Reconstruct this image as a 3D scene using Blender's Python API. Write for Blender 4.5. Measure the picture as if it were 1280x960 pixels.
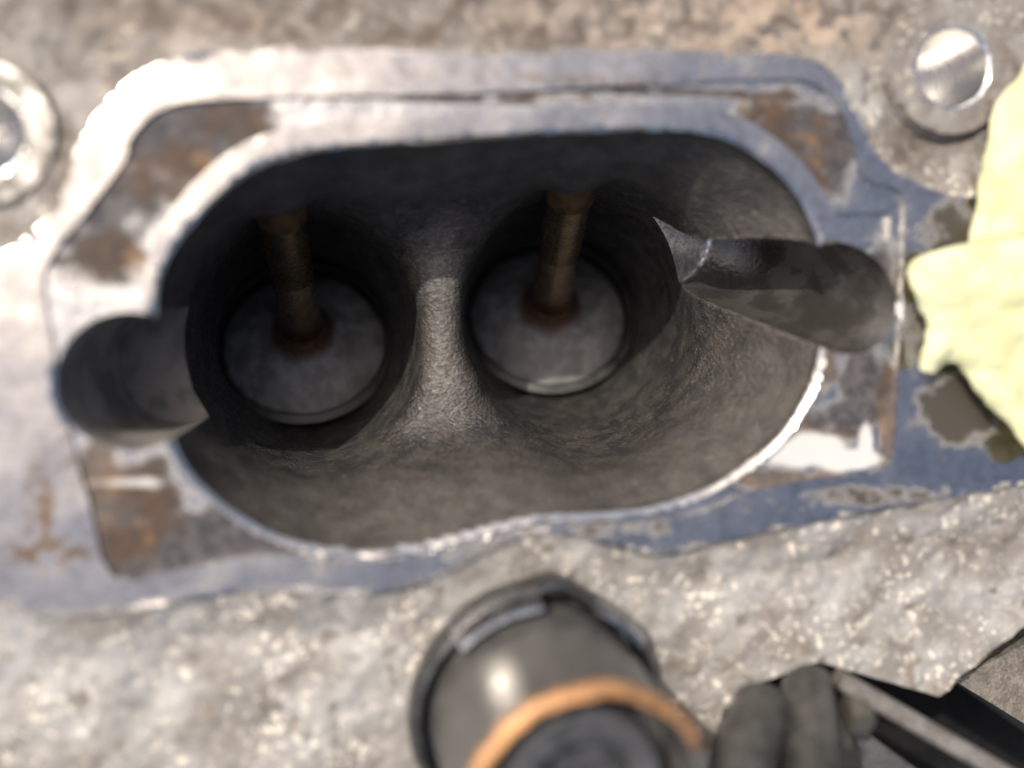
import bpy, math, random
import numpy as np
from mathutils import Vector, Matrix

for o in list(bpy.data.objects): bpy.data.objects.remove(o, do_unlink=True)
scene = bpy.context.scene
col = scene.collection
MM = 0.001
rng = np.random.default_rng(7)
random.seed(7)

# ------------------------------------------------------------------ camera
# All lengths below are millimetres; the gasket face of the head is z = 0 and
# looks up at the camera. FPX: focal length in photo pixels (photo 1280 x 960).
FPX, DIST = 1200.0, 120.0
TX, TY = math.radians(8.0), math.radians(3.0)
FWD = np.array([math.sin(TX), -math.sin(TY), 0.0]); FWD[2] = -math.sqrt(1 - FWD @ FWD)
CAM = -FWD * DIST
RGT = np.cross(FWD, [0, 1, 0]); RGT /= np.linalg.norm(RGT)
UPV = np.cross(RGT, FWD)
def P(px, py, z=0.0):
    """photo pixel on the plane z (mm) -> point in the head's own millimetres"""
    d = FWD + RGT * (px - 640) / FPX + UPV * (480 - py) / FPX
    t = (z - CAM[2]) / d[2]
    return CAM + d * t
def mmpx(px, py, z):
    return float((P(px, py, z) - CAM) @ FWD) / FPX
cd = bpy.data.cameras.new('camera'); cam = bpy.data.objects.new('camera', cd); col.objects.link(cam)
cd.sensor_width = 36; cd.lens = FPX * 36 / 1280
cam.location = Vector(CAM * MM)
cam.rotation_euler = Matrix((RGT, UPV, -FWD)).transposed().to_euler()
cd.clip_start = 0.002; cd.clip_end = 50
cd.dof.use_dof = True
cd.dof.focus_distance = (DIST + 30) * MM
cd.dof.aperture_fstop = 5.2
scene.camera = cam

# ------------------------------------------------------------------ light
# High sun from the upper left of the picture.
SUN = np.array([-.55, .57, 1.0]); SUN /= np.linalg.norm(SUN)
SUN_EL = math.asin(SUN[2]); SUN_AZ = math.atan2(SUN[0], SUN[1])
world = bpy.data.worlds.new('World'); scene.world = world; world.use_nodes = True
wn = world.node_tree; bg = wn.nodes['Background']
sky = wn.nodes.new('ShaderNodeTexSky'); sky.sky_type = 'NISHITA'; sky.sun_disc = False
sky.dust_density = 6.0; sky.ozone_density = .3; sky.air_density = .8; sky.sun_elevation = SUN_EL; sky.sun_rotation = SUN_AZ
wn.links.new(sky.outputs[0], bg.inputs[0]); bg.inputs[1].default_value = 0.15
sd = bpy.data.lights.new('sun', 'SUN'); sun = bpy.data.objects.new('sun', sd); col.objects.link(sun)
sd.energy = 3.2; sd.angle = math.radians(0.8); sd.color = (1.0, 0.95, 0.87)
sun.rotation_euler = Vector(SUN).to_track_quat('Z', 'Y').to_euler()
scene.view_settings.view_transform = 'Standard'; scene.view_settings.look = 'None'
scene.view_settings.exposure = 0.5; scene.view_settings.gamma = 1.0

# ------------------------------------------------------------------ helpers
LAT = rng.random((64, 64, 64)).astype(np.float32)
def vnoise(x, y, z):
    xi, yi, zi = np.floor(x), np.floor(y), np.floor(z)
    fx, fy, fz = x - xi, y - yi, z - zi
    fx = fx*fx*(3-2*fx); fy = fy*fy*(3-2*fy); fz = fz*fz*(3-2*fz)
    a = xi.astype(np.int64) & 63; b = yi.astype(np.int64) & 63; c = zi.astype(np.int64) & 63
    a1, b1, c1 = (a+1) & 63, (b+1) & 63, (c+1) & 63
    def l(p, q, t): return p + (q-p)*t
    return l(l(l(LAT[a,b,c], LAT[a1,b,c], fx), l(LAT[a,b1,c], LAT[a1,b1,c], fx), fy),
             l(l(LAT[a,b,c1], LAT[a1,b,c1], fx), l(LAT[a,b1,c1], LAT[a1,b1,c1], fx), fy), fz) * 2 - 1
def fbm(x, y, z, n=3):
    s = 0; a = 1.0
    for i in range(n):
        s = s + a*vnoise(x, y, z); x = x*2.03 + 7.1; y = y*2.03 + 3.7; z = z*2.03 + 1.9; a *= .5
    return s
def catmull(pts, n=6):
    p = np.array(pts, float); out = []
    N = len(p)
    for i in range(N):
        p0, p1, p2, p3 = p[i-1], p[i], p[(i+1) % N], p[(i+2) % N]
        for k in range(n):
            t = k/n
            out.append(.5*((2*p1) + (-p0+p2)*t + (2*p0-5*p1+4*p2-p3)*t*t + (-p0+3*p1-3*p2+p3)*t**3))
    return np.array(out)
def poly_sdf(poly, x, y):
    """signed distance to a polygon, negative inside"""
    d = np.full(x.shape, 1e9); ins = np.zeros(x.shape, bool)
    N = len(poly)
    for i in range(N):
        ax, ay = poly[i]; bx, by = poly[(i+1) % N]
        ex, ey = bx-ax, by-ay
        wx, wy = x-ax, y-ay
        t = np.clip((wx*ex+wy*ey)/(ex*ex+ey*ey+1e-12), 0, 1)
        d = np.minimum(d, (wx-ex*t)**2 + (wy-ey*t)**2)
        c = ((ay <= y) & (by > y)) | ((by <= y) & (ay > y))
        with np.errstate(divide='ignore', invalid='ignore'):
            ins ^= c & (x < ax + (y-ay)*ex/(ey if abs(ey) > 1e-12 else 1e-12))
    d = np.sqrt(d)
    return np.where(ins, -d, d)
def pxpoly(pts, z=0.0, smooth=5):
    p = [P(a, b, z)[:2] for a, b in pts]
    return catmull(p, smooth) if smooth else np.array(p)
def smin(a, b, k):
    h = np.clip(.5 + .5*(b-a)/k, 0, 1)
    return b + (a-b)*h - k*h*(1-h)
def smax(a, b, k): return -smin(-a, -b, k)

def link(o, parent=None, **props):
    col.objects.link(o)
    if parent: o.parent = parent
    for k, val in props.items(): o[k] = val
    return o
def empty(name, loc=(0, 0, 0), **props):
    o = bpy.data.objects.new(name, None); o.empty_display_size = .01
    o.location = Vector(loc) * MM
    return link(o, None, **props)
def mesh_obj(name, V, F, m, parent=None, sharp=32, attrs=None, **props):
    """V in world mm"""
    me = bpy.data.meshes.new(name)
    V = np.asarray(V, float) * MM
    off = np.zeros(3) if parent is None else np.array(parent.location)
    me.from_pydata((V - off).tolist(), [], [tuple(int(i) for i in f) for f in F])
    me.validate(); me.update()
    me.polygons.foreach_set('use_smooth', [True]*len(me.polygons))
    if sharp: me.set_sharp_from_angle(angle=math.radians(sharp))
    if m: me.materials.append(m)
    if attrs:
        for k, a in attrs.items():
            at = me.attributes.new(k, 'FLOAT', 'POINT'); at.data.foreach_set('value', np.asarray(a, np.float32))
    o = bpy.data.objects.new(name, me)
    return link(o, parent, **props)
def frame_of(axis):
    w = np.array(axis, float); w /= np.linalg.norm(w)
    a = np.array([1., 0, 0]) if abs(w[0]) < .8 else np.array([0, 1., 0])
    u = np.cross(a, w); u /= np.linalg.norm(u)
    return u, np.cross(w, u), w
def lathe(base, axis, prof, n=64, a0=0, a1=2*math.pi, wob=None):
    """prof: (radius, s along axis); s grows along axis. closed ring unless a0..a1 partial"""
    u, vv, w = frame_of(axis); base = np.array(base, float)
    full = abs(a1-a0-2*math.pi) < 1e-6
    m = n if full else n+1
    V = []; F = []
    for r, s in prof:
        for i in range(m):
            a = a0 + (a1-a0)*i/n
            rr = r if wob is None else r + wob(r, s, a)
            V.append(base + w*s + (u*math.cos(a) + vv*math.sin(a))*rr)
    for j in range(len(prof)-1):
        for i in range(n):
            k = (i+1) % m
            F.append((j*m+i, j*m+k, (j+1)*m+k, (j+1)*m+i))
    return V, F
def extrude_poly(pts, z0, z1):
    """pts: list of (x,y) mm, prism between z0 and z1, bottom & top faces"""
    n = len(pts)
    V = [(x, y, z0) for x, y in pts] + [(x, y, z1) for x, y in pts]
    F = [tuple(range(n))[::-1], tuple(range(n, 2*n))] + [(i, (i+1) % n, n+(i+1) % n, n+i) for i in range(n)]
    return V, F

# ------------------------------------------------------------------ materials
class Mat:
    def __init__(s, name):
        s.m = bpy.data.materials.new(name); s.m.use_nodes = True
        s.t = s.m.node_tree; s.b = s.t.nodes['Principled BSDF']; s.geo = None
    def n(s, ty, **kw):
        nd = s.t.nodes.new(ty)
        for k, v in kw.items(): setattr(nd, k, v)
        return nd
    def put(s, sock, v):
        if isinstance(v, bpy.types.NodeSocket): s.t.links.new(v, sock)
        elif isinstance(v, (tuple, list)) and len(v) == 3 and sock.type == 'RGBA': sock.default_value = (*v, 1)
        else: sock.default_value = v
    def co(s, scale=(1, 1, 1), rot=(0, 0, 0)):
        if s.geo is None: s.geo = s.n('ShaderNodeNewGeometry')      # world position, metres
        mp = s.n('ShaderNodeMapping'); s.t.links.new(s.geo.outputs['Position'], mp.inputs[0])
        mp.inputs['Scale'].default_value = tuple(1000*c for c in scale); mp.inputs['Rotation'].default_value = rot
        return mp.outputs[0]
    def noise(s, size, detail=4, rough=.6, stretch=(1, 1, 1), rot=(0, 0, 0), dist=0):
        """size in mm"""
        nd = s.n('ShaderNodeTexNoise'); s.t.links.new(s.co(stretch, rot), nd.inputs['Vector'])
        nd.inputs['Scale'].default_value = 1/size; nd.inputs['Detail'].default_value = detail
        nd.inputs['Roughness'].default_value = rough; nd.inputs['Distortion'].default_value = dist
        return nd.outputs['Fac']
    def voro(s, size, stretch=(1, 1, 1), out='Distance', feature='F1'):
        nd = s.n('ShaderNodeTexVoronoi', feature=feature); s.t.links.new(s.co(stretch), nd.inputs['Vector'])
        nd.inputs['Scale'].default_value = 1/size
        return nd.outputs[out]
    def ramp(s, fac, a, b, lo=0., hi=1.):
        nd = s.n('ShaderNodeMapRange', interpolation_type='SMOOTHSTEP'); s.put(nd.inputs[0], fac)
        nd.inputs[1].default_value = a; nd.inputs[2].default_value = b
        nd.inputs[3].default_value = lo; nd.inputs[4].default_value = hi
        return nd.outputs[0]
    def mix(s, f, a, b):
        nd = s.n('ShaderNodeMix', data_type='RGBA'); s.put(nd.inputs[0], f); s.put(nd.inputs[6], a); s.put(nd.inputs[7], b)
        return nd.outputs[2]
    def math(s, op, a, b=0., c=0.):
        nd = s.n('ShaderNodeMath', operation=op); s.put(nd.inputs[0], a); s.put(nd.inputs[1], b); s.put(nd.inputs[2], c)
        return nd.outputs[0]
    def attr(s, name):
        nd = s.n('ShaderNodeAttribute', attribute_name=name); return nd.outputs['Fac']
    def posz(s):
        sp = s.n('ShaderNodeSeparateXYZ'); s.t.links.new(s.co(), sp.inputs[0]); return sp.outputs[2]
    def bump(s, h, dist_mm, strength=1., prev=None):
        nd = s.n('ShaderNodeBump'); nd.inputs['Strength'].default_value = strength
        nd.inputs['Distance'].default_value = dist_mm*MM; s.put(nd.inputs['Height'], h)
        if prev is not None: s.t.links.new(prev, nd.inputs['Normal'])
        return nd.outputs[0]
    def fin(s, color, rough, metal=0., normal=None, spec=None):
        s.put(s.b.inputs['Base Color'], color); s.put(s.b.inputs['Roughness'], rough); s.put(s.b.inputs['Metallic'], metal)
        if normal is not None: s.t.links.new(normal, s.b.inputs['Normal'])
        if spec is not None: s.put(s.b.inputs['Specular IOR Level'], spec)
        return s.m

def m_machined():
    s = Mat('machined_aluminium')
    a = s.noise(9, 4); b = s.noise(1.6, 4); sc = s.noise(.5, 3, stretch=(.12, 1.6, 1), rot=(0, 0, .5))
    grime = s.ramp(s.math('ADD', s.math('MULTIPLY', a, .6), s.math('MULTIPLY', b, .4)), .54, .70)
    soil_shade = s.ramp(s.math('ADD', s.attr('carbon_shade'), s.math('MULTIPLY', s.math('SUBTRACT', s.noise(3, 4), .5), 1.2)), .3, .7)
    c = s.mix(s.ramp(b, .35, .7), (.58, .545, .50), (.43, .40, .365))
    c = s.mix(s.math('MULTIPLY', grime, .65), c, (.30, .28, .25))
    c = s.mix(soil_shade, c, (.055, .048, .036))
    c = s.mix(s.math('MULTIPLY', s.attr('rust'), s.ramp(b, .4, .6)), c, (.30, .17, .06))
    grime = s.math('MAXIMUM', grime, soil_shade)
    r = s.math('ADD', s.ramp(a, .3, .7, .15, .25), s.math('MULTIPLY', grime, .15))
    nm = s.bump(s.noise(13, 1.5), .8, .7); nm = s.bump(s.noise(3.5, 2, .5, stretch=(.45, 1, 1), rot=(0, 0, .9)), .022, .6, nm); nm = s.bump(b, .012, .5, nm); nm = s.bump(sc, .008, .5, nm)
    met = s.math('SUBTRACT', 1., s.math('ADD', s.math('MULTIPLY', grime, .3), s.math('MULTIPLY', soil_shade, .6)))
    return s.fin(c, r, met, nm)
def m_recess():
    s = Mat('stained_gasket_seat')
    a = s.noise(4.5, 5, .62); b = s.noise(1.3, 4)
    def edge(att, w=.22):
        x = s.math('ADD', s.attr(att), s.math('MULTIPLY', s.math('SUBTRACT', a, .5), 1.5))
        return s.ramp(x, .5-w, .5+w)
    carb = edge('carbon_shade'); rust = edge('rust')
    c = s.mix(s.ramp(b, .3, .7), (.50, .49, .47), (.38, .37, .36))
    c = s.mix(carb, c, s.mix(s.ramp(b, .35, .65), (.035, .034, .037), (.085, .078, .075)))
    rc = s.mix(s.ramp(b, .38, .62), (.075, .045, .028), (.04, .031, .026)); rc = s.mix(s.ramp(s.noise(4.2, 3), .54, .70), rc, (.15, .09, .045))
    c = s.mix(s.math('MULTIPLY', rust, .9), c, rc)
    wht = edge('bare_lit', .3); c = s.mix(wht, c, (.44, .43, .41))  # whitish patches: glare on bare metal put into the colour
    dirt_glare = s.math('MAXIMUM', s.math('MAXIMUM', carb, rust), wht)
    r = s.math('ADD', s.ramp(a, .3, .7, .22, .34), s.math('MULTIPLY', dirt_glare, .3))
    met = s.math('SUBTRACT', 1., s.math('MULTIPLY', dirt_glare, .95))
    nm = s.bump(a, .22, .6); nm = s.bump(b, .1, .6, nm)
    return s.fin(c, r, met, nm, s.math('SUBTRACT', .5, s.math('MULTIPLY', dirt_glare, .35)))
def m_cast():
    s = Mat('rough_cast_aluminium')
    a = s.noise(8, 4, .55); b = s.noise(3.4, 5, .5, dist=.5); d = s.noise(1.1, 3)
    c = s.mix(s.ramp(a, .35, .68), (.175, .160, .143), (.29, .282, .268))
    c = s.mix(s.math('MULTIPLY', s.ramp(d, .54, .64), s.ramp(s.noise(11, 3), .44, .6, .25, 1.)), c, (.56, .51, .42))
    c = s.mix(s.ramp(b, .44, .32), c, (.15, .13, .11))
    c = s.mix(s.math('MULTIPLY', s.attr('carbon_shade'), s.ramp(b, .3, .6, 1., .7)), c, (.075, .056, .043))
    c = s.mix(s.math('MULTIPLY', s.attr('rust'), s.ramp(b, .4, .6)), c, (.27, .205, .15))
    nm = s.bump(b, .7, .45); nm = s.bump(d, .2, .4, nm)
    return s.fin(c, s.ramp(b, .4, .65, .75, .6), s.ramp(a, .35, .65, .0, .12), nm, .3)
def m_port():
    s = Mat('sooty_cast_port')
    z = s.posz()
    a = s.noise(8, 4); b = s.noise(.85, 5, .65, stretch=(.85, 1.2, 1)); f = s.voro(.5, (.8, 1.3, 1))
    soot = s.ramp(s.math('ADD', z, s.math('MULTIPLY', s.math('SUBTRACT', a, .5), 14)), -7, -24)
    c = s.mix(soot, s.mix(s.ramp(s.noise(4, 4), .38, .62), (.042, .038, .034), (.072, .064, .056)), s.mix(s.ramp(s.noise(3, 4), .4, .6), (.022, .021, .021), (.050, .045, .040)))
    c = s.mix(s.math('MULTIPLY', s.ramp(b, .55, .72), .55), c, (.20, .175, .15))
    c = s.mix(s.math('MULTIPLY', s.attr('bare_lit'), s.ramp(b, .35, .65, .35, 1.)), c, (.125, .113, .100))
    r = s.math('ADD', s.ramp(b, .35, .65, .56, .38), s.ramp(a, .4, .62, .08, -.06))
    nm = s.bump(s.noise(5, 3), 1.2, .4); nm = s.bump(b, .36, .9, nm); nm = s.bump(f, -.20, .8, nm)
    return s.fin(c, r, .12, nm, .5)
def m_bore(nm_, rough, spec, c0, c1):
    s = Mat(nm_)
    a = s.noise(6, 3); b = s.noise(.9, 4, stretch=(.35, .8, .35)); f = s.noise(.8, 3)
    c = s.mix(s.ramp(a, .4, .62), c0, c1)
    c = s.mix(s.math('MULTIPLY', s.ramp(b, .60, .72), .4), c, (.26, .25, .23))
    c = s.mix(s.attr('bare_lit'), c, s.mix(s.ramp(f, .42, .6), (.6, .6, .6), (.95, .95, .94)))
    nm = s.bump(b, .12, .6); nm = s.bump(f, .2, .6, nm)
    return s.fin(c, s.ramp(a, .3, .7, rough, rough+.17), .35*spec, nm, .5*spec)
def m_hole():
    s = Mat('bolt_hole_metal')
    b = s.noise(.8, 3, stretch=(.3, .3, 2.5))
    return s.fin(s.mix(b, (.66, .64, .61), (.84, .82, .79)), s.ramp(b, .3, .7, .24, .36), 1., s.bump(b, .05, .5))
def m_valve_head():
    s = Mat('grey_valve_steel')
    a = s.noise(3.2, 4); b = s.noise(.7, 4)
    c = s.mix(s.ramp(a, .38, .62), (.14, .136, .13), (.25, .245, .24))
    c = s.mix(s.ramp(s.attr('carbon_shade'), .25, .95), c, s.mix(s.ramp(b, .4, .6), (.035, .028, .022), (.12, .05, .022)))
    c = s.mix(s.math('MULTIPLY', s.ramp(b, .62, .72), .4), c, (.26, .25, .24))
    return s.fin(c, s.ramp(a, .3, .7, .55, .7), .2, s.bump(b, .12, .6))
def m_stem():
    s = Mat('varnished_valve_stem')
    a = s.noise(2.6, 4); b = s.noise(.6, 3)
    c = s.mix(s.ramp(a, .36, .64), (.36, .27, .17), (.52, .40, .26))
    c = s.mix(s.attr('rust'), c, s.mix(b, (.16, .055, .018), (.05, .03, .02)))
    return s.fin(c, s.ramp(b, .3, .7, .18, .30), .95, s.bump(b, .03, .6))
def m_simple(name, c0, c1, r0, r1, metal=0., size=2., bump=.05, spec=None):
    s = Mat(name); a = s.noise(size, 4); b = s.noise(size*.25, 3)
    f = s.ramp(s.math('ADD', s.math('MULTIPLY', a, .65), s.math('MULTIPLY', b, .35)), .36, .64)
    return s.fin(s.mix(f, c0, c1), s.ramp(a, .3, .7, r0, r1), metal, s.bump(b, bump, .6), spec)

M = dict(machined=m_machined(), recess=m_recess(), cast=m_cast(), port=m_port(), bore=m_bore('drilled_bore_metal', .16, 2.4, (.15, .138, .126), (.24, .225, .205)), bore2=m_bore('dull_bore_metal', .6, .4, (.13, .118, .104), (.21, .19, .17)), hole=m_hole(),
         vhead=m_valve_head(), stem=m_stem(),
         seat=m_simple('valve_seat_steel', (.02, .02, .02), (.045, .043, .04), .35, .5, .4, 2, .03),
         guide=m_simple('bronze_valve_guide', (.10, .065, .03), (.24, .16, .07), .4, .55, .7, 1.5, .08),
         rubber=m_simple('grey_black_plastic', (.05, .048, .045), (.085, .081, .076), .28, .42, 0, 3, .10),
         clip=m_simple('black_gloss_clip', (.012, .012, .012), (.03, .03, .03), .12, .26, 0, 3, .04, .8),
         copper=m_simple('copper_rim', (.20, .095, .045), (.52, .28, .12), .35, .55, .45, 1.6, .2),
         plug=m_simple('dark_plug', (.02, .02, .021), (.06, .06, .062), .5, .7, 0, 4, .08),
         conn=m_simple('grey_connector_plastic', (.028, .027, .025), (.06, .057, .054), .2, .34, 0, 9, .05),
         latch=m_simple('olive_latch_plastic', (.04, .037, .03), (.07, .064, .052), .35, .5, 0, 3, .06),
         rail=m_simple('dull_rail_plastic', (.07, .063, .055), (.14, .13, .118), .4, .6, 0, 4, .08),
         block=m_simple('brown_engine_block', (.10, .085, .065), (.20, .175, .145), .6, .8, .1, 2, .5),
         void=m_simple('gap_shade_black', (.006, .006, .006), (.014, .013, .012), .7, .9, 0, 4, .3, .1),  # near-black tone that paints the shade of the open gap
         paper=None)
def m_paper():
    s = Mat('pale_yellow_paper'); a = s.noise(6, 4); b = s.noise(1.2, 4)
    c = s.mix(s.ramp(a, .35, .65), (.42, .41, .22), (.52, .52, .33))
    c = s.mix(s.math('MULTIPLY', s.ramp(s.noise(9, 4), .52, .7), .5), c, (.40, .40, .25))
    m = s.fin(c, .75, 0, s.bump(s.noise(.6, 3, stretch=(.3, 1, 1)), .15, .6, s.bump(b, .3, .7)))
    s.b.inputs['Subsurface Weight'].default_value = .15; s.b.inputs['Subsurface Radius'].default_value = (.001, .001, .0006)
    return m
M['paper'] = m_paper()
M['jaw'] = m_simple('dark_gloss_jaw', (.22, .225, .235), (.40, .41, .42), .16, .3, .9, 3, .05, .8)
M['dull'] = m_simple('dull_boss_metal', (.22, .21, .20), (.42, .41, .40), .35, .5, .6, 4, .3)

# ------------------------------------------------------------------ outlines, in photo pixels on the face
OPEN = pxpoly([(195,392),(200,350),(222,305),(262,258),(310,218),(350,199),(400,188),(480,181),(560,176),(640,171),(720,166),
    (800,163),(860,164),(905,173),(945,193),(980,223),(1005,257),(1021,292),(1029,330),(1031,385),(1026,445),(1012,490),(985,535),
    (950,570),(905,600),(860,622),(810,635),(760,641),(705,642),(655,649),(600,662),(540,678),(480,687),(430,688),(380,681),
    (330,662),(285,635),(248,602),(222,565),(207,520),(197,455)])
LAND = pxpoly([(-160,330),(-60,326),(0,318),(45,288),(75,240),(92,190),(130,130),(180,88),(250,66),(400,58),(560,62),(700,60),(860,62),
    (1000,70),(1050,100),(1075,140),(1095,185),(1130,215),(1180,240),(1240,245),(1380,240),(1460,420),(1380,592),(1280,606),(1180,622),
    (1060,645),(960,664),(880,684),(830,694),(780,686),(720,670),(660,668),(610,690),(560,715),(500,738),(420,742),(330,738),(240,750),
    (150,765),(60,772),(10,755),(-50,730),(-160,700)])
RECESS = pxpoly([(156,200),(160,178),(178,153),(208,133),(260,124),(400,120),(560,118),(700,111),(850,104),(960,98),(1008,101),(1036,117),
    (1055,147),(1068,187),(1084,226),(1126,240),(1130,300),(1126,380),(1122,470),(1110,580),(1030,597),(940,612),(880,640),(800,654),(720,655),
    (650,664),(580,682),(500,699),(420,701),(335,692),(240,708),(142,721),(112,630),(82,520),(62,410),(56,335),(105,268)], smooth=3)
NOTCH = pxpoly([(1047,266),(1116,264),(1116,300),(1047,302)], smooth=0)
CUT = pxpoly([(940,868),(1030,834),(1110,858),(1186,879),(1228,842),(1285,798),(1420,700),(1900,500),(1900,1700),(940,1700)], smooth=0)

# ------------------------------------------------------------------ cylinder head as a signed distance field
TS = .25
TXR = (-100, 104); TYR = (-84, 84)
gx = np.arange(TXR[0], TXR[1], TS); gy = np.arange(TYR[0], TYR[1], TS)
GX, GY = np.meshgrid(gx, gy, indexing='ij')
def coarse(poly):
    """distance table: evaluate on every 2nd node and interpolate"""
    cx, cy = np.meshgrid(gx[::2], gy[::2], indexing='ij')
    d = poly_sdf(poly, cx, cy)
    T = np.empty(GX.shape); T[::2, ::2] = d
    T[1::2, ::2] = .5*(T[:-1:2, ::2] + np.vstack([T[2::2, ::2], T[-2:-1, ::2]])[:T[1::2, ::2].shape[0]])
    e = T[:, ::2]; nx = T[:, 1::2].shape[1]
    T[:, 1::2] = .5*(e[:, :nx] + np.hstack([e[:, 1:], e[:, -1:]])[:, :nx])
    return T.astype(np.float32)
wob = fbm(GX*.35, GY*.35, GX*0+3.3, 3)
T_open = coarse(OPEN) + (.05*fbm(GX*.3, GY*.3, GX*0, 2)).astype(np.float32)
T_land = coarse(LAND) + (.08*wob).astype(np.float32)
T_rec = coarse(RECESS) + (.10*wob).astype(np.float32)
T_notch = coarse(NOTCH); T_cut = coarse(CUT)
fade = np.clip(T_land/6, 0, 1)
T_cast = (-.75 - 1.7*fade + .55*fbm(GX*.16, GY*.16, GX*0+9, 3) + .16*fbm(GX*.6, GY*.6, GX*0+5, 2)).astype(np.float32)
T_cast -= (2.2*np.clip((-T_land-.2)/1.6, 0, 1)).astype(np.float32)     # the cast skin dips under the machined land
def tab(T, x, y):
    u = np.clip((x-TXR[0])/TS, 0, T.shape[0]-1.001); w = np.clip((y-TYR[0])/TS, 0, T.shape[1]-1.001)
    i = u.astype(np.int32); j = w.astype(np.int32); u = u-i; w = w-j
    return (T[i,j]*(1-u)+T[i+1,j]*u)*(1-w) + (T[i,j+1]*(1-u)+T[i+1,j+1]*u)*w

# valves: disc centre and the point where the stem leaves the roof
VALVES = [(P(381,430,-61), P(350,262,-23)), (P(685,396,-62), P(713,238,-24))]
VR = 14.6
def ell(px, py, rx, ry, z):
    c = P(px, py, z); k = mmpx(px, py, z)
    return [z, c[0], c[1], rx*k, ry*k]
RUN = [np.array([ell(402,425,196,225,-4), ell(394,430,166,180,-15), ell(388,425,144,164,-25), ell(388,418,122,138,-42), ell(383,424,98,100,-58), ell(382,425,90,92,-75)]),
       np.array([ell(755,400,200,215,-4), ell(736,402,166,184,-15), ell(729,398,148,165,-25), ell(708,392,132,134,-42), ell(690,393,104,96,-58), ell(688,393,95,90,-75)])]
# drilled side bores: mouth centre, end centre, radius
BORES = [(P(160,478,0), P(226,456,-22), 8.25), (P(1058,375,0), P(846,302,-30), 6.9)]
HOLES = [(P(1192,84,-.6), 5.0, 13.), (P(-26,165,-.6), 4.8, 17.)]
BOSS = [(P(1190,85,-.6), 8.6), (P(-26,165,-.6), 8.2)]

def f_port(x, y, z):
    o = tab(T_open, x, y)
    # mouth: machined straight for a few mm, closing in towards the right and the floor with depth
    d = -z
    low = np.clip((-2-y)/12, 0, 1); top = np.clip((y-8)/12, 0, 1)
    tp = np.maximum(d-1, 0)*.08 + np.clip((x+5)/35, 0, 1)*np.maximum(d-2, 0)*.34 + low*np.maximum(d, 0)*.42 + top*np.maximum(d-3, 0)*.27
    mouth = smax(o + tp, d - 25, 9.)
    rs = []
    for i, R in enumerate(RUN):
        zz = R[::-1]
        cx = np.interp(z, zz[:, 0], zz[:, 1]); cy = np.interp(z, zz[:, 0], zz[:, 2])
        rx = np.interp(z, zz[:, 0], zz[:, 3]); ry = np.interp(z, zz[:, 0], zz[:, 4])
        e = (np.sqrt(((x-cx)/rx)**2 + ((y-cy)/ry)**2 + 1e-9) - 1)*np.minimum(rx, ry)
        e = np.maximum(e, z + 4)
        C, G = VALVES[i]; ax = (G-C)/np.linalg.norm(G-C)
        s = (x-C[0])*ax[0] + (y-C[1])*ax[1] + (z-C[2])*ax[2]
        q = np.sqrt(np.maximum((x-C[0])**2+(y-C[1])**2+(z-C[2])**2 - s*s, 1e-9))
        bowl = np.maximum(q - (VR+.9), np.maximum(-(s+5), s-9))
        e = np.maximum(e, -(s+3))
        rs.append(smin(e, bowl, 2.5))
    r = smin(rs[0], rs[1], 3.5)
    f = smin(mouth, r, 5.0)
    f = f + .12*fbm(x*.22, y*.22, z*.22, 2)
    for Cv, Gv in VALVES:                                # cast boss round each guide
        ax = (Gv-Cv)/np.linalg.norm(Gv-Cv); g0 = Gv + ax*7.5
        s = np.clip((x-g0[0])*ax[0] + (y-g0[1])*ax[1] + (z-g0[2])*ax[2], 0, 30)
        q = np.sqrt((x-g0[0]-ax[0]*s)**2 + (y-g0[1]-ax[1]*s)**2 + (z-g0[2]-ax[2]*s)**2)
        f = smax(f, 4.6 - q, 3.5)
    cham = np.maximum(o - (z + .5), -(z+.5))            # broken edge round the mouth
    return np.minimum(f, cham)
def f_bore(i, x, y, z):
    a, b, r = BORES[i]; ax = (a-b)/np.linalg.norm(a-b); L = np.linalg.norm(a-b)
    s = (x-b[0])*ax[0] + (y-b[1])*ax[1] + (z-b[2])*ax[2]
    q = np.sqrt(np.maximum((x-b[0])**2+(y-b[1])**2+(z-b[2])**2 - s*s, 1e-9))
    return np.minimum(np.maximum(q-r, np.maximum(-s, s-L-8)), np.maximum(q-r-(z+.5), -(z+.5)))
def f_hole(i, x, y, z):
    c, r, dep = HOLES[i]
    q = np.sqrt((x-c[0])**2+(y-c[1])**2)
    h = np.maximum(q-r, -(z+dep))
    return np.minimum(h, q-r-.3-(z-c[2]))
def f_parts(x, y, z):
    """list of fields whose maximum is the solid"""
    hc = tab(T_cast, x, y); ld = tab(T_land, x, y); o = tab(T_open, x, y)
    castz = z - hc
    land = smax(ld, z, .5)
    # raised lip round the mouth, broader along the top
    lipw = .9 + 2.3*np.clip((y-6)/18, 0, 1)
    rec = np.maximum(np.maximum(tab(T_rec, x, y), lipw - o), -(z + .55))
    rec = np.minimum(rec, np.maximum(tab(T_notch, x, y), -(z+1.6)))
    boss = None
    for c, r in BOSS:
        q = np.sqrt((x-c[0])**2+(y-c[1])**2)
        bo = np.maximum(q-r-np.maximum(-z-.6, 0)*.35, z+.6)
        boss = bo if boss is None else np.minimum(boss, bo)
    return castz, land, boss, rec
def solid(x, y, z):
    castz, land, boss, rec = f_parts(x, y, z)
    s = np.minimum(smin(castz, land, 1.0), boss)
    s = np.maximum(s, -rec)
    s = np.maximum(s, -f_port(x, y, z))
    for i in (0, 1):
        s = np.maximum(s, -f_bore(i, x, y, z)); s = np.maximum(s, -f_hole(i, x, y, z))
    s = np.maximum(s, -tab(T_cut, x, y))
    return np.maximum(s, -(z+73.))

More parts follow.
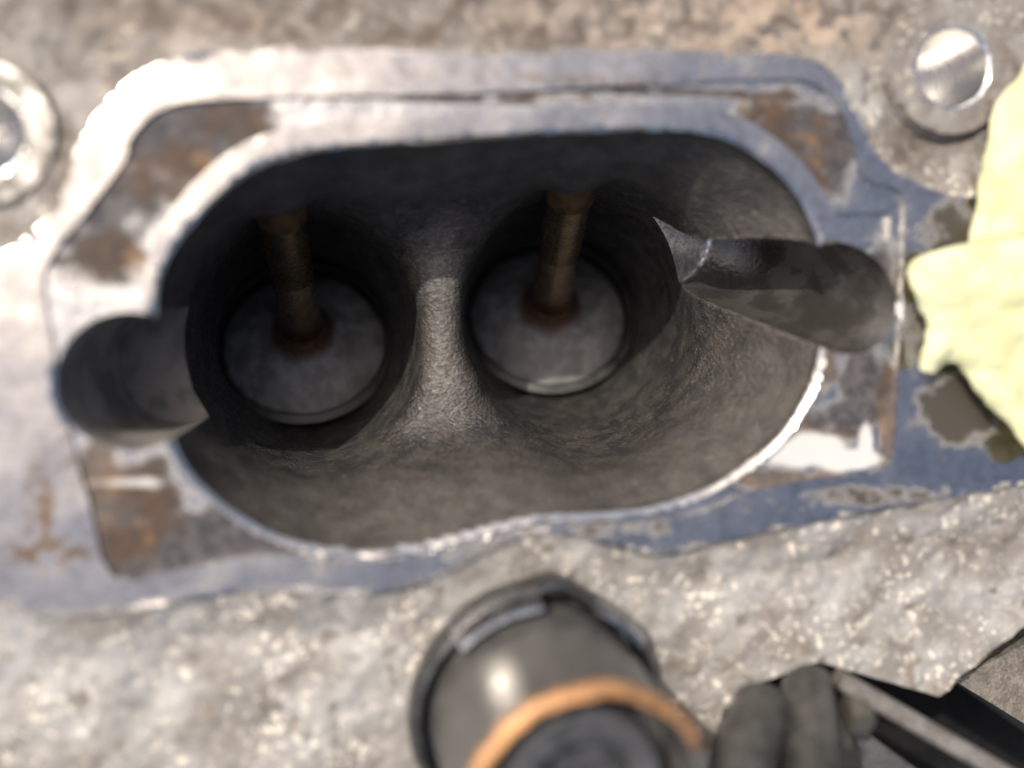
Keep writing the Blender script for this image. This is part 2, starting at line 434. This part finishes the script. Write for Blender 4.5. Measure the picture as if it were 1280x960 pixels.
H = .5
X0, X1, Y0, Y1, Z0, Z1 = -92., 96., -76., 76., -72.25, 2.25
xs = np.arange(X0, X1, H).astype(np.float32); ys = np.arange(Y0, Y1, H).astype(np.float32); zs = np.arange(Z0, Z1, H).astype(np.float32)
# side walls of the block: everything outside is air
def solid_c(x, y, z):
    return np.maximum(solid(x, y, z), np.maximum(np.maximum(X0+2.3-x, x-X1+2.3), np.maximum(Y0+2.3-y, y-Y1+2.3)))
def dual_contour():
    nx, ny, nz = len(xs), len(ys), len(zs)
    Fd = np.empty((nx, ny, nz), np.float32)
    gx2, gy2 = np.meshgrid(xs, ys, indexing='ij')
    for k, z in enumerate(zs):
        Fd[:, :, k] = solid_c(gx2, gy2, np.full(gx2.shape, z, np.float32))
    S = Fd < 0
    edges = []
    for ax in range(3):
        a = [slice(None)]*3; b = [slice(None)]*3
        a[ax] = slice(0, -1); b[ax] = slice(1, None)
        I = np.argwhere(S[tuple(a)] != S[tuple(b)])
        for q in range(3):
            if q != ax:
                I = I[(I[:, q] > 0) & (I[:, q] < (nx, ny, nz)[q]-1)]
        J = I.copy(); J[:, ax] += 1
        fa = Fd[I[:, 0], I[:, 1], I[:, 2]].astype(float); fb = Fd[J[:, 0], J[:, 1], J[:, 2]].astype(float)
        p0 = np.stack([xs[I[:, 0]], ys[I[:, 1]], zs[I[:, 2]]], 1).astype(float)
        lo = np.zeros(len(I)); hi = np.ones(len(I))
        for _ in range(3):
            t = lo + (hi-lo)*np.clip(fa/(fa-fb), .02, .98)
            p = p0.copy(); p[:, ax] += t*H
            fm = solid_c(p[:, 0], p[:, 1], p[:, 2])
            same = (fm < 0) == (fa < 0)
            lo = np.where(same, t, lo); fa = np.where(same, fm, fa)
            hi = np.where(same, hi, t); fb = np.where(same, fb, fm)
        e = .04
        N = np.stack([solid_c(p[:, 0]+e*(q == 0), p[:, 1]+e*(q == 1), p[:, 2]+e*(q == 2)) -
                      solid_c(p[:, 0]-e*(q == 0), p[:, 1]-e*(q == 1), p[:, 2]-e*(q == 2)) for q in range(3)], 1)
        N /= np.linalg.norm(N, axis=1, keepdims=True) + 1e-9
        edges.append((ax, I, p, N, S[I[:, 0], I[:, 1], I[:, 2]]))
    cid = lambda I: (I[:, 0]*ny + I[:, 1])*nz + I[:, 2]
    cells = []; quads = []; ps = []; ns = []
    for ax, I, p, N, ins in edges:
        b, c = (ax+1) % 3, (ax+2) % 3
        q = []
        for db, dc in ((-1, -1), (0, -1), (0, 0), (-1, 0)):
            J = I.copy(); J[:, b] += db; J[:, c] += dc
            q.append(cid(J)); cells.append(cid(J)); ps.append(p); ns.append(N)
        q = np.stack(q, 1)
        q[~ins] = q[~ins][:, ::-1]
        quads.append(q)
    cells = np.concatenate(cells); ps = np.concatenate(ps); ns = np.concatenate(ns); quads = np.concatenate(quads)
    uid, inv = np.unique(cells, return_inverse=True)
    n = len(uid)
    bc = lambda w: np.bincount(inv, w, n)
    cnt = bc(np.ones(len(inv)))
    mean = np.stack([bc(ps[:, i])/cnt for i in range(3)], 1)
    A = np.zeros((n, 3, 3)); B = np.zeros((n, 3))
    dp = np.einsum('ij,ij->i', ns, ps - mean[inv])
    for i in range(3):
        B[:, i] = bc(ns[:, i]*dp)
        for j in range(i, 3):
            A[:, i, j] = A[:, j, i] = bc(ns[:, i]*ns[:, j])
    A += np.eye(3)*.08
    off = np.clip(np.linalg.solve(A, B[:, :, None])[:, :, 0], -H, H)
    V = mean + off
    idx = np.searchsorted(uid, quads)
    return V, idx
V, Q = dual_contour()
# sort the quads into parts by the field that made them
C = V[Q].mean(1); x, y, z = C.T
castz, land, boss, rec = f_parts(x, y, z)
fs = np.stack([castz, land, boss, -rec, -f_port(x, y, z), -f_bore(0, x, y, z), -f_bore(1, x, y, z),
               -f_hole(0, x, y, z), -f_hole(1, x, y, z)])
sub = np.abs(fs[3:]); k = np.argmin(sub, 0); best = sub[k, np.arange(len(k))]
lab = np.where(best < .22, k+3, np.where(boss < np.minimum(castz, land)+.02, 2, np.where(tab(T_land, x, y) < -.3 + .5*fbm(x*.25, y*.25, x*0+4, 3), 1, 0)))
lab = np.where((lab == 3) & (z > -.3) , 1, lab)
lab = np.where((lab == 2) & (x < 0), 9, lab)
lab = np.where((lab == 4) & (z > -.5), 1, lab)
lab = np.where(((lab == 5) | (lab == 6)) & (z > -.5), 1, lab)
cutw = np.abs(tab(T_cut, x, y)) < .3
lab = np.where(cutw & (lab < 5) & (z < -4), 0, lab)

def blobs(Vv, L):
    """soft weights for stains, painted shade and painted glare: (px, py, rx, ry, weight) on the face"""
    w = np.zeros(len(Vv))
    for px, py, rx, ry, a in L:
        c = P(px, py); k = .1
        d = np.sqrt(((Vv[:, 0]-c[0])/(rx*k))**2 + ((Vv[:, 1]-c[1])/(ry*k))**2)
        w = np.maximum(w, a*np.clip(1.5-d, 0, 1))
    return w
ST = {
 'gasket_seat': dict(
   carbon_shade=[(230,160,100,50,1.1),(300,180,50,30,1.),(110,290,60,70,.8),(170,255,50,50,.75),(240,690,130,50,1.),(180,620,60,60,.7),(300,660,60,40,.9),
           (990,180,70,70,.9),(1050,190,25,60,.9),(1080,470,40,50,.85),(1060,520,60,30,.8),(1100,350,25,60,.7),(800,112,300,7,.9),(480,121,240,5,.9),(700,660,80,20,.4)],
   rust=[(225,222,70,40,.8),(285,150,45,24,.7),(130,330,60,50,.65),(160,640,55,60,.95),(125,590,30,50,.8),(960,150,50,60,.7),(1010,200,40,70,.6),
         (1010,560,70,30,.9),(1112,520,14,90,.9),(1035,450,20,50,.8),(980,600,90,14,.9),(600,117,260,6,.7)],
   bare_lit=[(1010,565,55,22,1.2),(1060,575,40,14,1.2),(1085,555,9,24,1.2),(165,604,45,6,.6),(140,365,60,9,.65)]),  # broad patches paint glare, thin ones are whitish streaks
 'gasket_face': dict(
   carbon_shade=[(1200,510,60,50,1.),(1190,300,50,60,.7),(1150,420,30,60,.5),(1090,620,120,16,.6),(620,690,80,20,.5),(780,660,90,16,.5)],  # patch under the paper: its shadow and stain put into the colour
   rust=[(60,690,50,14,1.),(50,640,14,60,.9),(90,560,12,50,.4),(800,104,300,6,.5)]),
 'cast_skin': dict(
   carbon_shade=[(640,0,900,80,.8),(420,20,420,45,.9),(120,70,60,80,.7),(620,40,230,26,1.),(480,48,60,26,1.),(300,10,300,30,.8),(900,45,150,30,.6),(170,95,60,40,1.),(1150,175,60,40,1.),(70,200,30,60,.9),(1190,690,120,20,.5),(1270,120,60,120,.6),(40,290,60,20,.8)],  # shade of the tilted top band, crevices and boss recess painted in, with grime
   rust=[(980,25,140,50,.9),(760,20,120,30,.5),(250,30,120,30,.4)]),
}
names = ['cast_skin', 'gasket_face', 'bolt_boss', 'gasket_seat', 'intake_port', 'side_bore', 'side_bore', 'bolt_hole', 'bolt_hole', 'bolt_boss']
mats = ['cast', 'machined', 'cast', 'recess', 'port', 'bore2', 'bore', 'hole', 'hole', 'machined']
head = empty('cylinder_head', (0, 0, 0),
             label='grey aluminium cylinder head with wide open twin intake port and stained gasket face', category='cylinder head')
ridge_lit = [(P(553,340,-24), 2.6, 9), (P(549,420,-24), 3., 6), (P(560,470,-24), 3.5, 5)]  # divider ridge: its sunlit paleness is put into the colour
for li, nm in enumerate(names):
    sel = np.where(lab == li)[0]
    if not len(sel): continue
    u, inv = np.unique(Q[sel], return_inverse=True)
    Vv = V[u]; Fq = inv.reshape(-1, 4)
    at = {'carbon_shade': np.zeros(len(u)), 'rust': np.zeros(len(u)), 'bare_lit': np.zeros(len(u))}
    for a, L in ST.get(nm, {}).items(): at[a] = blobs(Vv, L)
    if nm == 'bolt_boss': at['carbon_shade'][:] = .55
    if nm == 'intake_port':
        w = np.zeros(len(u))
        for c, rx, ry in ridge_lit:
            d = np.sqrt(((Vv[:, 0]-c[0])/rx)**2 + ((Vv[:, 1]-c[1])/ry)**2 + ((Vv[:, 2]-c[2])/6)**2)
            w = np.maximum(w, np.clip(1.5-d, 0, 1))
        for bi in (0, 1):                                 # bright burr where the bores break through
            w = np.maximum(w, np.clip(1.3-np.abs(f_bore(bi, *Vv.T))/.28, 0, 1)*1.4*(vnoise(*(Vv.T*1.1)) > -.5))
        at['bare_lit'] = w
    if nm == 'side_bore':
        i = li-5; a, b, r = BORES[i]; ax = (a-b)/np.linalg.norm(a-b)
        at['bare_lit'] = np.clip(1.2 - ((Vv-b) @ ax)/.6, 0, 1) * (1. if i else 0.)
    pl = {'side_bore': ['wide drilled bore left of the port', 'slanted drilled bore right of the port with bright end'][li-5] if li in (5, 6) else None}.get(nm)
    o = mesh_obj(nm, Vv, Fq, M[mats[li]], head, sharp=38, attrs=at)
    if pl: o['label'] = pl

# ------------------------------------------------------------------ valves, seats, guides
vlabels = ['grey intake valve with brown stem in the left half of the port',
           'grey intake valve with bronze stem in the right half of the port']
for i, (Cc, G) in enumerate(VALVES):
    ax = (G-Cc)/np.linalg.norm(G-Cc); L = np.linalg.norm(G-Cc)
    o = empty('intake_valve', Cc, label=vlabels[i], category='valve', group='intake valves in the port')
    prof = [(0.01, -2.2), (VR-.6, -2.2), (VR, -1.6), (VR, -.2), (VR-.35, .25), (VR-1.5, .9), (11.2, 1.9), (9.2, 2.7), (7.2, 3.6), (5.6, 4.7), (4.6, 6.2), (4.0, 8.2)]
    pp = []
    for a, b in zip(prof[:-1], prof[1:]):
        pp += [(a[0]+(b[0]-a[0])*t, a[1]+(b[1]-a[1])*t) for t in (0, .5)]
    pp.append(prof[-1])
    Vv, Fq = lathe(Cc, ax, pp, 72); Vv = np.array(Vv)
    q = np.linalg.norm(np.cross(Vv-Cc, ax), axis=1)
    mesh_obj('valve_head', Vv, Fq, M['vhead'], o, sharp=40, attrs={'carbon_shade': np.clip((7.4-q)/3., 0, 1)})
    ss = [6.2, 8, 10, 13, 18, 24.5, 24.9, 25.2, 30, 36, L+15]
    rr = [4.4, 4.0, 3.75, 3.55, 3.36, 3.33, 3.42, 3.43, 3.43, 3.43, 3.43]
    Vv, Fq = lathe(Cc, ax, list(zip(rr, ss)), 48); Vv = np.array(Vv)
    s = (Vv-Cc) @ ax
    mesh_obj('valve_stem', Vv, Fq, M['stem'], o, sharp=40, attrs={'rust': np.clip((17-s)/7, 0, 1)})
    # seat ring pressed into the head, and the guide end in the roof
    Vv, Fq = lathe(Cc, ax, [(VR+2.2, 2.6), (VR+.8, 2.9), (VR+.25, 2.3), (VR+.05, 1.2), (VR+.35, .3), (VR+1., -.6), (VR+2.2, -1.), (VR+2.2, 2.6)], 96)
    mesh_obj('valve_seat', Vv, Fq, M['seat'], head, sharp=30)
    Vv, Fq = lathe(Cc, ax, [(3.4, L-1.), (3.7, L-1.), (3.8, L-.8), (3.8, L+14)], 40)
    mesh_obj('valve_guide', Vv, Fq, M['guide'], head, sharp=30)

# ------------------------------------------------------------------ engine below and beside the cut corner
def slab(name, pts, z0, z1, m, **kw):
    p = [P(a, b, z1)[:2] for a, b in pts]
    cz = np.array(p)
    if poly_area(cz) < 0: p = p[::-1]
    Vv, Fq = extrude_poly(p, z0, z1)
    return mesh_obj(name, Vv, Fq, m, **kw)
def poly_area(p):
    x, y = p[:, 0], p[:, 1]; return .5*np.sum(x*np.roll(y, -1) - np.roll(x, -1)*y)
blk = empty('engine_block', P(1240, 870, -14), label='brown grey engine block ledge below the corner of the head', category='engine block')
slab('ledge', [(1195,852),(1218,838),(1290,800),(1420,760),(1420,1000),(1330,935)], -40, -13, M['block'], parent=blk)
slab('gap_backing', [(700,700),(1700,500),(1700,1500),(700,1500)], -78, -46, M['void'], parent=blk)  # backing sheet added under the gap, with the deep shade painted in

# ------------------------------------------------------------------ torn paper at the right
def paper_layer(out, z0, parent):
    poly = pxpoly(out, z0, 4)
    poly = poly + .14*np.stack([vnoise(poly[:, 0]*1.3, poly[:, 1]*1.3, poly[:, 0]*0), vnoise(poly[:, 0]*1.3, poly[:, 1]*1.3, poly[:, 0]*0+9)], 1)
    h = .6
    lo = poly.min(0)-1; hi = poly.max(0)+1
    ax_, ay_ = np.arange(lo[0], hi[0], h), np.arange(lo[1], hi[1], h)
    A, B = np.meshgrid(ax_, ay_, indexing='ij')
    d = poly_sdf(poly, A, B)
    # pull nodes just outside back on to the torn edge
    e = .05
    gxx = (poly_sdf(poly, A+e, B)-d)/e; gyy = (poly_sdf(poly, A, B+e)-d)/e
    pull = np.where((d > 0) & (d < h*1.5), d, 0)
    A2, B2 = A-gxx*pull, B-gyy*pull
    zz = z0 - .8 + 2.4*np.abs(vnoise(A2*.10+.3, B2*.07, A*0+2+z0)) + .7*np.abs(vnoise(A2*.22, B2*.26, A*0+6)) + .22*fbm(A2*.45, B2*.45, A*0, 2) + .9*np.clip(-d/8, 0, 1)
    zz = np.where(d > -1.2, zz - .6*np.clip((d+1.2)/1.2, 0, 1), zz)
    n, m = A.shape
    top = np.stack([A2, B2, zz], -1).reshape(-1, 3); bot = top - [0, 0, .35]
    ok = d < h*1.5
    F = []; idx = np.arange(n*m).reshape(n, m); K = n*m
    full = ok[:-1, :-1] & ok[1:, :-1] & ok[1:, 1:] & ok[:-1, 1:] & ((d[:-1, :-1] < 0) | (d[1:, :-1] < 0) | (d[1:, 1:] < 0) | (d[:-1, 1:] < 0))
    cnt = {}
    for i, j in np.argwhere(full):
        q = (idx[i, j], idx[i+1, j], idx[i+1, j+1], idx[i, j+1])
        F.append(q); F.append(tuple(K+t for t in q[::-1]))
        for a, b in zip(q, q[1:]+q[:1]): cnt[(a, b)] = 1
    for (a, b) in list(cnt):
        if (b, a) not in cnt: F.append((b, a, K+a, K+b))
    used = np.unique(np.concatenate([np.array(f) for f in F])); mp = -np.ones(2*K, int); mp[used] = np.arange(len(used))
    Vv = np.vstack([top, bot])[used]
    mesh_obj('layer', Vv, [tuple(mp[list(f)]) for f in F], M['paper'], parent, sharp=60)
ps_ = empty('paper_scrap', P(1240, 350, 1), label='torn pale yellow paper scrap lying on the gasket face', category='paper')
paper_layer([(1300,70),(1283,92),(1262,112),(1248,135),(1244,165),(1238,195),(1232,225),(1226,262),(1216,300),(1222,335),(1260,350),(1330,340),(1400,320),(1410,200),(1380,110)], 2.4, ps_)
paper_layer([(1330,292),(1262,300),(1215,303),(1180,312),(1152,322),(1139,336),(1146,362),(1158,388),(1165,405),(1163,425),(1157,445),(1157,464),(1172,466),(1186,456),(1200,454),
             (1212,468),(1224,488),(1244,512),(1262,530),(1280,560),(1300,590),(1350,560),(1400,440),(1400,330)], 4.2, ps_)

# ------------------------------------------------------------------ round plastic fitting at the bottom
base = P(664, 872, -3.5); front = P(738, 1014, 22)
fit = empty('round_fitting', base, label='round dark grey plastic fitting with copper rim and black clip', category='fitting')
axf = front-base; Lf = np.linalg.norm(axf); axf /= Lf
Vv, Fq = lathe(base, axf, [(13.9, -2), (13.9, 3), (13.8, Lf*.5), (13.75, Lf-2.2), (13.75, Lf-1.0), (13.5, Lf-.6), (12.5, Lf-.8), (12.3, Lf-3), (11.8, Lf-9), (0.01, Lf-9)], 96)
mesh_obj('body', Vv, Fq, M['rubber'], fit)
u, vv, w = frame_of(axf)
def ang(px, py, z):
    d = P(px, py, z)-(base+axf*((z-base[2])/axf[2])); return math.atan2(d @ vv, d @ u)
# worn copper rim on the upper side of the cup
a1 = ang(892, 925, 22); a2 = ang(540, 1010, 22)
if a2 < a1: a2 += 2*math.pi
if a2-a1 > math.pi*1.5: a1, a2 = a2-2*math.pi, a1
prof = [(12.75, Lf-1.2), (12.75, Lf+.2), (12.9, Lf+.40), (13.4, Lf+.25), (13.95, Lf-.3), (14.0, Lf-1.3), (12.75, Lf-1.2)]
Vv, Fq = lathe(base, axf, prof, 64, a1, a2, wob=lambda r, s, a: .10*math.sin(a*9)+.06*math.sin(a*23))
n0 = len(prof); Fq.append(tuple(j*65 for j in range(n0-1))); Fq.append(tuple(j*65+64 for j in range(n0-1))[::-1])
mesh_obj('copper_rim', Vv, Fq, M['copper'], fit)
Vv, Fq = lathe(base, axf, [(9.6, Lf-9), (9.6, Lf-3.6), (9.0, Lf-3.0), (6.2, Lf-3.0), (5.8, Lf-3.5), (5.6, Lf-6), (.01, Lf-6)], 64)
mesh_obj('inner_plug', Vv, Fq, M['plug'], fit)
# black band clip round the foot, lifted into a tab at the top
ab = ang(690, 705, -1)
def clipw(r, s, a):
    d = (a-ab+math.pi) % (2*math.pi)-math.pi
    return 1.3*math.exp(-(d/.2)**2) + .35*math.exp(-((d-.5)/.25)**2)
Vv, Fq = lathe(base, axf, [(13.6, -1.5), (13.6, 1.2), (16.0, .8), (16.5, 1.3), (16.6, 3.4), (16.3, 4.6), (15.6, 5.2), (15.1, 5.0), (14.9, 4.4), (14.8, 1.6), (13.6, 1.5)], 120, wob=clipw)
mesh_obj('band_clip', Vv, Fq, M['clip'], fit, sharp=45)
def jaw(p0, p1, z, prof, m):
    q0, q1 = ang(*p0, z), ang(*p1, z)
    if (q1-q0+math.pi) % (2*math.pi) - math.pi < 0: q0, q1 = q1, q0
    if q1 < q0: q1 += 2*math.pi
    Vv, Fq = lathe(base, axf, prof, 24, q0, q1)
    k = len(prof)-1
    Fq.append(tuple(j*25 for j in range(k))); Fq.append(tuple(j*25+24 for j in range(k))[::-1])
    mesh_obj('clip_jaw', Vv, Fq, m, fit, sharp=45)
jaw((572, 796), (668, 730), 2, [(15.6, 3.6), (16.8, 3.8), (17.0, 4.4), (16.5, 6.2), (15.8, 8.0), (15.2, 8.2), (15.0, 7.6), (15.6, 3.6)], M['jaw'])
jaw((752, 726), (826, 782), 2, [(15.6, 3.6), (16.8, 3.8), (17.0, 4.4), (16.4, 6.0), (15.8, 7.4), (15.2, 7.4), (15.1, 6.8), (15.6, 3.6)], M['jaw'])

# ------------------------------------------------------------------ ribbed connector and rail at lower right
def sweep(profile, p0, p1, up, name, m, parent, taper=1., sharp=35):
    """profile: closed list of (u along side, v along up)"""
    p0, p1 = np.array(p0), np.array(p1); w_ = p1-p0; L = np.linalg.norm(w_); w_ /= L
    sd_ = np.cross(w_, up); sd_ /= np.linalg.norm(sd_); up_ = np.cross(sd_, w_)
    n = len(profile); V = []
    rings = [(0, .82), (.4/L, .94), (1.2/L, 1.), (1, taper)]
    for t, sc in rings:
        V += [p0 + w_*L*t + (sd_*a + up_*b)*sc for a, b in profile]
    F = [(j*n+i, j*n+(i+1) % n, (j+1)*n+(i+1) % n, (j+1)*n+i) for j in range(len(rings)-1) for i in range(n)]
    F += [tuple(range(n))[::-1], tuple(range((len(rings)-1)*n, len(rings)*n))]
    return mesh_obj(name, V, F, m, parent, sharp=sharp)
def tooth_prof(wd, h):
    r = wd/2
    return [(-r*1.25, -h), (-r, -.3), (-r*.75, 1.2), (-r*.35, 2.2), (r*.3, 2.4), (r*.7, 1.5), (r, -.2), (r*1.15, -h)]
cn = empty('wiring_connector', P(990, 870, 0), label='grey plastic connector with two rounded ribs beside the round fitting', category='connector')
sweep(tooth_prof(7.4, 9), P(958, 868, 3), P(905, 1040, 18), UPV*.8+np.array([0, 0, .5]), 'rib', M['conn'], cn)
sweep(tooth_prof(6.4, 9), P(1012, 842, 2), P(1035, 1060, 20), UPV*.8+np.array([0, 0, .5]), 'rib', M['conn'], cn)
sweep([(-11, -5), (8, -5), (8, 1), (7, 2), (-9, 2), (-11, 0)], P(975, 895, -3), P(975, 1080, 16), UPV*.7+np.array([0, 0, .7]), 'body', M['conn'], cn)
sweep([(-1.4, -2), (1.4, -2), (1.4, 1), (.8, 1.6), (-.8, 1.6), (-1.4, 1)], P(1064, 868, 3), P(1080, 905, 7), UPV*.3+np.array([0, 0, 1.]), 'latch', M['latch'], cn)
rl = empty('rail_bar', P(1150, 920, 0), label='long dull grey bar running to the lower right corner', category='bar')
sweep([(-1.1, -3), (1.1, -3), (1.1, .8), (.8, 1.1), (-.8, 1.1), (-1.1, .8)], P(1050, 850, 4), P(1330, 1010, 8), np.array([0, 0, 1.]), 'edge_strip', M['rail'], rl)
sweep([(-4.5, -3), (4.5, -3), (4.5, 0), (4.1, .4), (-4.1, .4), (-4.5, 0)], P(1040, 935, -2), P(1250, 1090, 0), np.array([0, 0, 1.]), 'web', M['rubber'], rl)
